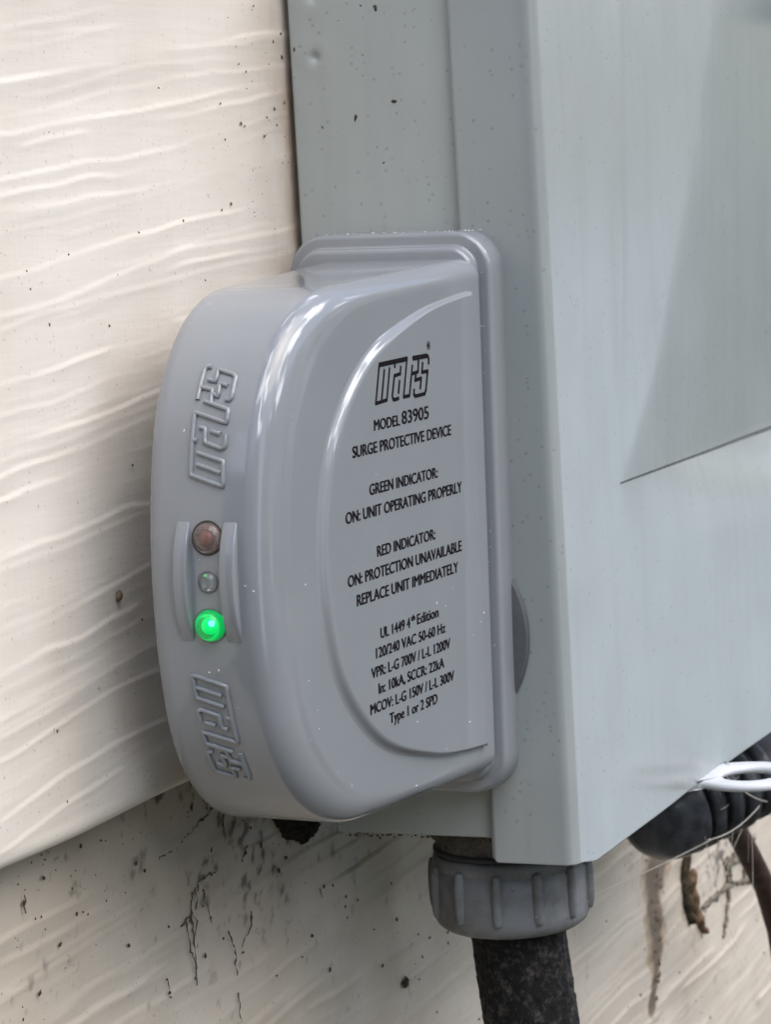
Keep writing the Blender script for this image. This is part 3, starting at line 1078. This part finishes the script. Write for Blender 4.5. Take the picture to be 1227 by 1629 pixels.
for s0, w_, r_ in ((1.6, 5.2, 15.4), (8.4, 5.4, 15.2), (15.6, 5.4, 14.8), (23, 5.6, 14.0)):
    mb = MB()
    mb.loft(along([(s0 - 1.5, 12.0), (s0, 12.2), (s0 + 0.2, r_ - 0.9), (s0 + 0.9, r_), (s0 + w_ - 1.6, r_ - 0.1), (s0 + w_ - 0.8, r_ - 0.5), (s0 + w_ - 0.4, r_ - 1.4), (s0 + w_, 12)]))
    rel(mb, FO).build('ring', M_dome, fit, deg=60)
mb = MB()
mb.loft(along([(-2, 11.8), (30, 11.8), (44, 11.5)]), cap0=True, cap1=True)
rel(mb, FO).build('core_tube', M_rubber, fit)

# dark cable running down at the right
cab = tube_mesh('power_cable', [[(240, -8, -112), (255, -14, -126), (267, -19, -138), (279, -21, -152), (290, -23, -166), (300, -24, -184), (308, -25, -215)]], 3.8, M_cable, None, res=5)
tag(cab, 'dark brown cable hanging below the black ringed fitting', 'cable')

# ------------------------------------------------------------------ dirt, mud, leaf and cobweb
def chip(mb, c, u, v, n, size, flat=0.35, ar=1.6):
    """small irregular crumb lying on a surface spanned by u, v with normal n"""
    k = 9
    a0 = random.random() * 6.28
    ca, sa = math.cos(a0), math.sin(a0)
    pts = []
    for i in range(k):
        a = 2 * math.pi * i / k
        r_ = size * random.uniform(0.55, 1.15)
        p, q = r_ * math.cos(a) * ar ** 0.5, r_ * math.sin(a) / ar ** 0.5
        pts.append((p * ca - q * sa, p * sa + q * ca))
    base = [c + u * p + v * q - n * 0.08 for p, q in pts]
    mid = [c + u * p * 0.7 + v * q * 0.7 + n * size * flat * random.uniform(0.5, 1.0) for p, q in pts]
    top = [c + n * size * flat * 1.1]
    b = len(mb.v)
    mb.v += [tuple(x) for x in base + mid + top]
    for i in range(k):
        j = (i + 1) % k
        mb.f.append((b + i, b + j, b + k + j, b + k + i))
        mb.f.append((b + k + i, b + k + j, b + 2 * k))
ex, ey, ez = np.eye(3)
UP = [(-15.4, 120.7), (-1.5, 114.8), (-5.9, 112.7), (-1.6, 109.3), (-25.1, 107.1), (-21.5, 105.4), (-65.3, 101.1), (-35.9, 97.9), (-1.8, 98.5), (-11.8, 95.0), (-24.0, 92.9), (-6.7, 93.2), (-34.6, 89.8), (-13.8, 90.6), (-33.5, 75.2), (-38.5, 73.9), (-57.9, 72.0), (-78.7, 70.2), (-109.4, 66.7), (-126.5, 64.1), (-89.5, 61.5), (-49.0, 58.5), (-119.2, 53.0), (-94.5, 51.2), (-125.7, 60.5), (-7.5, 97.0), (-25.8, 93.5), (-99.2, -5.5), (-89.0, -12.2), (-127.5, -28.8), (-125.5, -43.8), (-88.5, 21.0)]
mb = MB()
for x, z in UP:
    s = random.uniform(0.35, 0.75)
    chip(mb, np.array([x, 2.35, z]), ex, ez, -ey, s * 0.8, 0.25, 1.2)
chip(mb, np.array([-99.2, 2.0, -5.5]), ex, ez, -ey, 1.4, 0.4, 1.2)
for _ in range(26):
    x = -1.5 - abs(random.gauss(0, 14)); z = random.uniform(66, 122)
    chip(mb, np.array([x, 2.1, z]), ex, ez, -ey, random.uniform(0.08, 0.2), 0.3)
specks = mb.build('dirt_specks', M_speck, None)
tag(specks, 'small brown dirt specks scattered over the upper cream siding board', 'dirt', kind='stuff')
mb = MB()
LOW = [(-121.2, -61.2), (-129.8, -64.5), (-123.5, -68.9), (-109.3, -72.0), (-117.1, -76.5), (-78.7, -70.3), (-82.3, -67.8), (-71.8, -69.1), (-88.7, -84.5), (-53.9, -96.5), (-73.0, -96.7), (-72.3, -99.9), (-12.5, -86.8), (-8.2, -84.6), (-25.7, -73.0), (-20.9, -78.0), (12.0, -96.9), (17.1, -97.9), (24.4, -102.7), (23.5, -105.2), (24.2, -108.3), (2.8, -107.2), (-18.5, -111.3), (11.5, -118.4), (-35.1, -101.0), (-44.4, -95.0), (-3.6, -110.8), (-46.9, -73.1), (-29.5, -78.3), (-21.0, -78.6), (-70.0, -85.3), (-126.8, -84.1), (-134.1, -87.6), (-96.6, -59.2), (-105.2, -58.4), (-53.0, -85.1), (-29.2, -70.4),
       (53.3, -106.6), (40.0, -115.6), (68.6, -124.6), (76.1, -127.6), (88.6, -132.6), (89.0, -129.5), (70.0, -131.3), (43.6, -126.4), (57.7, -134.7), (66.8, -136.7), (77.1, -148.9), (106.8, -159.8), (31.3, -105.5), (54.9, -116.9),
       (247.0, -142.4), (290.4, -198.2), (248.0, -194.0), (299.2, -175.7), (321.8, -223.8), (387.3, -205.5), (329.7, -172.4), (324.2, -185.6), (338.9, -179.9), (394.0, -220.0), (306.6, -213.2), (219.7, -161.2), (269.8, -189.4)]
def ylow(z):
    return 12.0 + (z + 80) * 0.02
for x, z in LOW:
    s = random.uniform(0.3, 0.7)
    chip(mb, np.array([x, ylow(z) - 0.5, z]), ex, ez, -ey, s, 0.4, 1.5)
chip(mb, np.array([57.7, ylow(-134) - .5, -134.7]), ex, ez, -ey, 1.9, 0.4, 1.1)
for _ in range(100):        # crumbs that gather under the lip and the unit
    x = random.uniform(-150, 60); z = -56 - abs(random.gauss(0, 14)) - (10 if x > -20 else 0)
    chip(mb, np.array([x, ylow(z) - 0.4, z]), ex, ez, -ey, random.uniform(0.1, 0.32), 0.3)
for _ in range(60):
    x = random.uniform(60, 400); z = random.uniform(-230, -120)
    chip(mb, np.array([x, ylow(z) - 0.4, z]), ex, ez, -ey, random.uniform(0.12, 0.35), 0.3)
SIDE = [(-22.2, 118.8, 1.3), (-18.4, 119.7, .5), (-25.5, 96.9, 1.1), (-15.4, 93.7, 1.2), (-6.6, 92.1, .5), (-31.7, 113.7, .35), (-32.1, 117.8, .35), (-18.2, 108.2, .35), (-12.3, 116.7, .3), (-22.0, 82.8, .5), (-27.7, 90.3, .25), (-0.5, 110.9, .7), (-36.7, 71.1, .3), (-16.5, 105.1, .3), (-20.5, 86.5, .3)]
for y, z, s in SIDE:
    chip(mb, np.array([-0.65, y, z]), ey, ez, -ex, s * 0.62, 0.3, 1.9)
for y, z, s in [(-45.4, 69.2, .5), (-42.9, 82.1, .5), (-42.8, 85.4, .5), (-45.4, 110.2, .3), (-43.4, 110.1, .3), (-42.4, 113.1, .35), (-52.6, 86.7, .3), (-58.1, 65, .3), (-57.4, 42.1, 1.5), (-53.8, 25.3, .3), (-54.9, -69.1, .5), (-52.7, -50.9, .4), (-53.1, 46.3, .35)]:
    chip(mb, np.array([-1.25, y, z]), ey, ez, -ex, s * 0.62, 0.3, 1.9)
for x, z, s in [(57.3, 71.7, 1.0), (15.3, 72.2, .4), (29.4, 103.9, .3), (9.6, 29.9, .4), (35.1, 23.2, .6), (39.5, 13.8, .6), (7.5, 16.3, .45), (27.0, 2.0, .5), (97.2, 78.7, .4), (40.4, 58.8, .35), (16.0, -76.2, .4), (106.6, -48.3, .7)]:
    chip(mb, np.array([x, FY - 0.05, z]), ex, ez, -ey, s, 0.25, 1.2)
for _ in range(90):       # crumbs along the bottom edge of the box
    chip(mb, np.array([random.uniform(-0.4, 0.8), random.uniform(-40, 0), -79.9 + random.gauss(0, 0.35)]), ey, ez, -ex, random.uniform(0.1, 0.45), 0.5)
for _ in range(80):       # and round the neck below it
    a = random.uniform(2.4, 5.0)
    chip(mb, np.array([25 + 16.5 * math.cos(a), -34.3 + 16.5 * math.sin(a), random.uniform(-88, -80)]), ey, ez, -ex, random.uniform(0.15, 0.7), 0.6)
specks = mb.build('dirt_specks', M_dirt, None)
tag(specks, 'dark dirt specks on the weathered lower siding and on the metal box', 'dirt', kind='stuff')

mb = MB()
for x, z, s in [(11.5, 104.7, .9), (9.7, -39.9, .5), (4.3, -79.3, .5), (7.9, -41.0, .9), (110.2, -13.1, .6), (106.9, -16.1, .6), (4.1, 51.9, .4)]:
    chip(mb, np.array([x, FY - 0.05, z]), ex, ez, -ey, s, 0.3, 2.2)
th = R(1.215)
def loc2w(p):
    x, y, z = p
    return np.array([x, -26.5 + y * math.cos(th) - z * math.sin(th), y * math.sin(th) + z * math.cos(th)])
for x, z in [(-42.7, -15.2), (-38.3, -16.6), (-17.7, -21.4), (-20.0, -23.1), (-24.0, -25.6), (-40.5, -48.8), (-27.7, -45.1), (-54.7, -39.8)]:
    chip(mb, loc2w((x, y_front(x) - PH, z)), ex, ez, -ey, random.uniform(0.12, 0.28), 0.3, 2.0)
for x, z in [(-53.4, -54.5), (-90.3, -43.6), (-101.0, -2.4), (-101.3, -22.2), (-98, -29), (-97.7, -32.9)]:
    chip(mb, loc2w((x, y_front(x), z)), ex, ez, -ey, random.uniform(0.12, 0.28), 0.3, 2.0)
for u, y in [(-18.2, -2.6), (-18.7, -0.4), (4.6, -0.1), (30.5, 4.2), (-0.5, -10.2), (-1.5, -12.0)]:
    chip(mb, loc2w(band_pt(u, y, 0.0)), ey, ez, -ex, random.uniform(0.16, 0.3), 0.3, 2.4)
for _ in range(46):        # dust on the ledge of the flange
    y = random.uniform(-20, 20)
    chip(mb, loc2w((random.uniform(-9, -3), y, 66.35)), ex, ey, ez, random.uniform(0.08, 0.2), 0.6)
for _ in range(22):
    z = random.uniform(-60, 60)
    chip(mb, loc2w((-10.25, -20.9 + random.uniform(-0.8, 0.8), z)), ey, ez, -ex, random.uniform(0.06, 0.16), 0.6)
lint = mb.build('lint_specks', M_lint, None)
tag(lint, 'tiny white lint and dust specks on the grey unit and the box', 'dust', kind='stuff')

# raised black patch in place of the dark, debris-filled hole under the unit
HOLE = [(-15.3, -71.3), (-10.5, -76.7), (-8.4, -79.1), (-2.2, -81.7), (1.9, -83.6), (5.0, -83.1), (9.9, -82.7), (12.0, -81.1), (8.4, -77.9), (5, -70.5), (-8, -69)]
ol = catmull(HOLE, 5, closed=True)
ol = ol + rng.normal(0, 0.35, ol.shape)
c0 = ol.mean(0)
mb = MB()
rg = []
for k, h in ((1.0, 0.4), (0.85, -1.2), (0.55, -2.2), (0.2, -2.6)):
    q = c0 + (ol - c0) * k
    rg.append([(p[0], 11.6 + h + random.uniform(-0.4, 0.4), p[1]) for p in q])
mb.loft(rg, cap1=True)
clump = mb.build('hole_patch', M_hole, None)
tag(clump, 'black patch standing for a dark hole with debris in the siding under the grey unit', 'debris hole')

# crusts of dried mud on the stain down the siding
mb = MB()
for k in range(32):
    z = random.uniform(-200, -150)
    c = float(np.interp(z, [-205, -195, -170, -148], [259.5, 266, 272, 281]))
    w_ = float(np.interp(z, [-205, -170, -148], [2, 4, 8]))
    x = random.gauss(c, w_ * 0.9)
    chip(mb, np.array([x, ylow(z) - 0.7, z]), ex, ez, -ey, random.uniform(0.4, 1.1), 0.25, 1.5)
mud = mb.build('mud_crust', M_mud, None)
tag(mud, 'brown dried mud crumbs in a streak on the siding below the black fitting', 'mud', kind='stuff')

# scraps of dead leaf caught on the siding below the fitting
SCR = [([(303.5, -158.3), (301.5, -166.5), (301.8, -172.7), (303.8, -179.3), (306.5, -185.0)], 3.2, 'dark narrow scrap of dead leaf hanging on the siding, longer and nearer the grey nut'),
       ([(309.0, -166.3), (309.5, -173.5), (312.0, -181.5), (317.0, -188.5), (321.1, -192.0)], 3.0, 'pale brown curled scrap of dead leaf beside the darker scrap on the siding')]
for q, (LF, w0, lab) in enumerate(SCR):
    L1 = catmull(LF, 7)
    mb = MB()
    rg = []
    for k, p in enumerate(L1):
        t_ = k / (len(L1) - 1)
        wd_ = w0 * (0.35 + 1.2 * math.sin(math.pi * min(1, t_ * 1.02)) ** 0.7) * random.uniform(0.75, 1.2)
        rg.append([(p[0] + wd_ * (t - 0.5) + random.gauss(0, 0.15), 9.2 - 1.5 * math.cos((t - 0.5) * 4) + 0.5 * math.sin(k * 0.8 + t * 5), p[1] + random.gauss(0, 0.2)) for t in np.linspace(0, 1, 6)])
    mb.loft(rg, closed=False)
    leaf_o = mb.build('dead_leaf', M_dirt if q == 0 else M_leaf, None, fix=False)
    s_ = leaf_o.modifiers.new('thick', 'SOLIDIFY'); s_.thickness = 0.0005
    tag(leaf_o, lab, 'leaf')

# dusty strands and cobwebs
STR = [[(-44.1, -63.9), (-55.6, -66.8), (-65.6, -69.2), (-71.8, -69.1)], [(-53.4, -58.1), (-54.8, -62.5)], [(-49.3, -59.6), (-47.0, -63.9)], [(-39.2, -66.0), (-40.0, -72.0)], [(-28.6, -76.8), (-32.0, -79.5)], [(-19.9, -76.4), (-22.0, -79.8)], [(-53.5, -78.9), (-58.1, -81.1), (-59.5, -85.5), (-63.8, -86.3)], [(-53.5, -78.9), (-46.2, -78.7)], [(-59.5, -85.5), (-58.5, -93.8), (-59.0, -101.8)], [(-61.7, -86.2), (-60.5, -92.6), (-58.8, -97.8)], [(-29.2, -92.4), (-30.5, -95.9), (-35.3, -98.8)], [(-41.7, -94.0), (-39.1, -99.9), (-39.2, -105.4)], [(-72.9, -96.4), (-72.2, -101.3)], [(9.4, -97.0), (9.9, -99.4)], [(-39.4, -109.5), (-38.9, -117.0)], [(-52.4, -81.2), (-49.3, -90.2)], [(-129.5, -62.7), (-129.7, -66.0)], [(-56, -80), (-57.5, -83)], [(-54.5, -79.5), (-56.5, -84.5)], [(-58.5, -85), (-57, -88), (-58.5, -91)]]
def wiggle(pl, amp=0.35):
    d = dense(pl, 0.9)
    out_ = [d[0]]
    for p in d[1:]:
        out_.append((p[0] + random.gauss(0, amp), p[1] + random.gauss(0, amp)))
    return out_
polys, rad = [], []
for pl in STR:
    d = wiggle(pl)
    polys.append([(x, ylow(z) - 0.6, z) for x, z in d])
    rad.append([random.uniform(0.2, 1.3) * (1.6 if random.random() < 0.12 else 1) for _ in d])
so = tube_mesh('grime_strands', polys, 0.17, M_grime_strand, None, res=2, radii=rad)
tag(so, 'dark tangled dirt strands clinging to the lower siding board', 'dirt', kind='stuff')
WEB = [[(320.7, -183.3), (353.2, -183.5), (369.8, -185.9), (401.5, -193.9)], [(375.0, -176.2), (374.6, -186.8)], [(354.8, -172.7), (357.9, -184.0)], [(349.8, -174.3), (371.0, -178.1), (387.2, -178.5)], [(353.2, -174.0), (352.3, -188.8), (343.5, -199.7)], [(391.6, -174.5), (361.8, -174.4)]]
polys, rad = [], []
for pl in WEB:
    d = wiggle(pl, 0.5)
    polys.append([(x, ylow(z) - 0.8, z) for x, z in d])
    rad.append([random.uniform(0.35, 1.4) for _ in d])
wo_ = tube_mesh('dusty_cobweb', polys, 0.75, M_web_dark, None, res=2, radii=rad)
tag(wo_, 'dusty brown cobweb net stuck on the siding at the lower right', 'cobweb')
def sag(a, b, s, n=24):
    a, b = np.array(a, float), np.array(b, float)
    return [tuple(a + (b - a) * t - np.array([0, 0, s]) * 4 * t * (1 - t)) for t in np.linspace(0, 1, n)]
fine = []
r2 = random.Random(5)
for _ in range(14):
    a = (r2.uniform(185, 235), r2.uniform(-44, -30), r2.uniform(-128, -108))
    fine.append(sag(a, (a[0] + r2.uniform(-25, 45), a[1] + r2.uniform(-8, 30), a[2] + r2.uniform(-40, 4)), r2.uniform(0, 4), 12))
threads = fine[:0] + [sag((92, -18, -124), (255, -40, -128), 1.5), sag((118, -62, -88), (255, -40, -128), 3), sag((160, -44, -118), (205, -47, -118), 2)]
fo = tube_mesh('fine_cobweb', fine, 0.06, M_web, None, res=1)
tag(fo, 'fine loose cobweb threads strung around the black ringed fitting', 'cobweb', kind='stuff')
th_o = tube_mesh('cobweb_thread', threads, 0.15, M_web, None, res=1)
tag(th_o, 'long pale cobweb thread stretched from the black fitting toward the grey nut', 'cobweb')
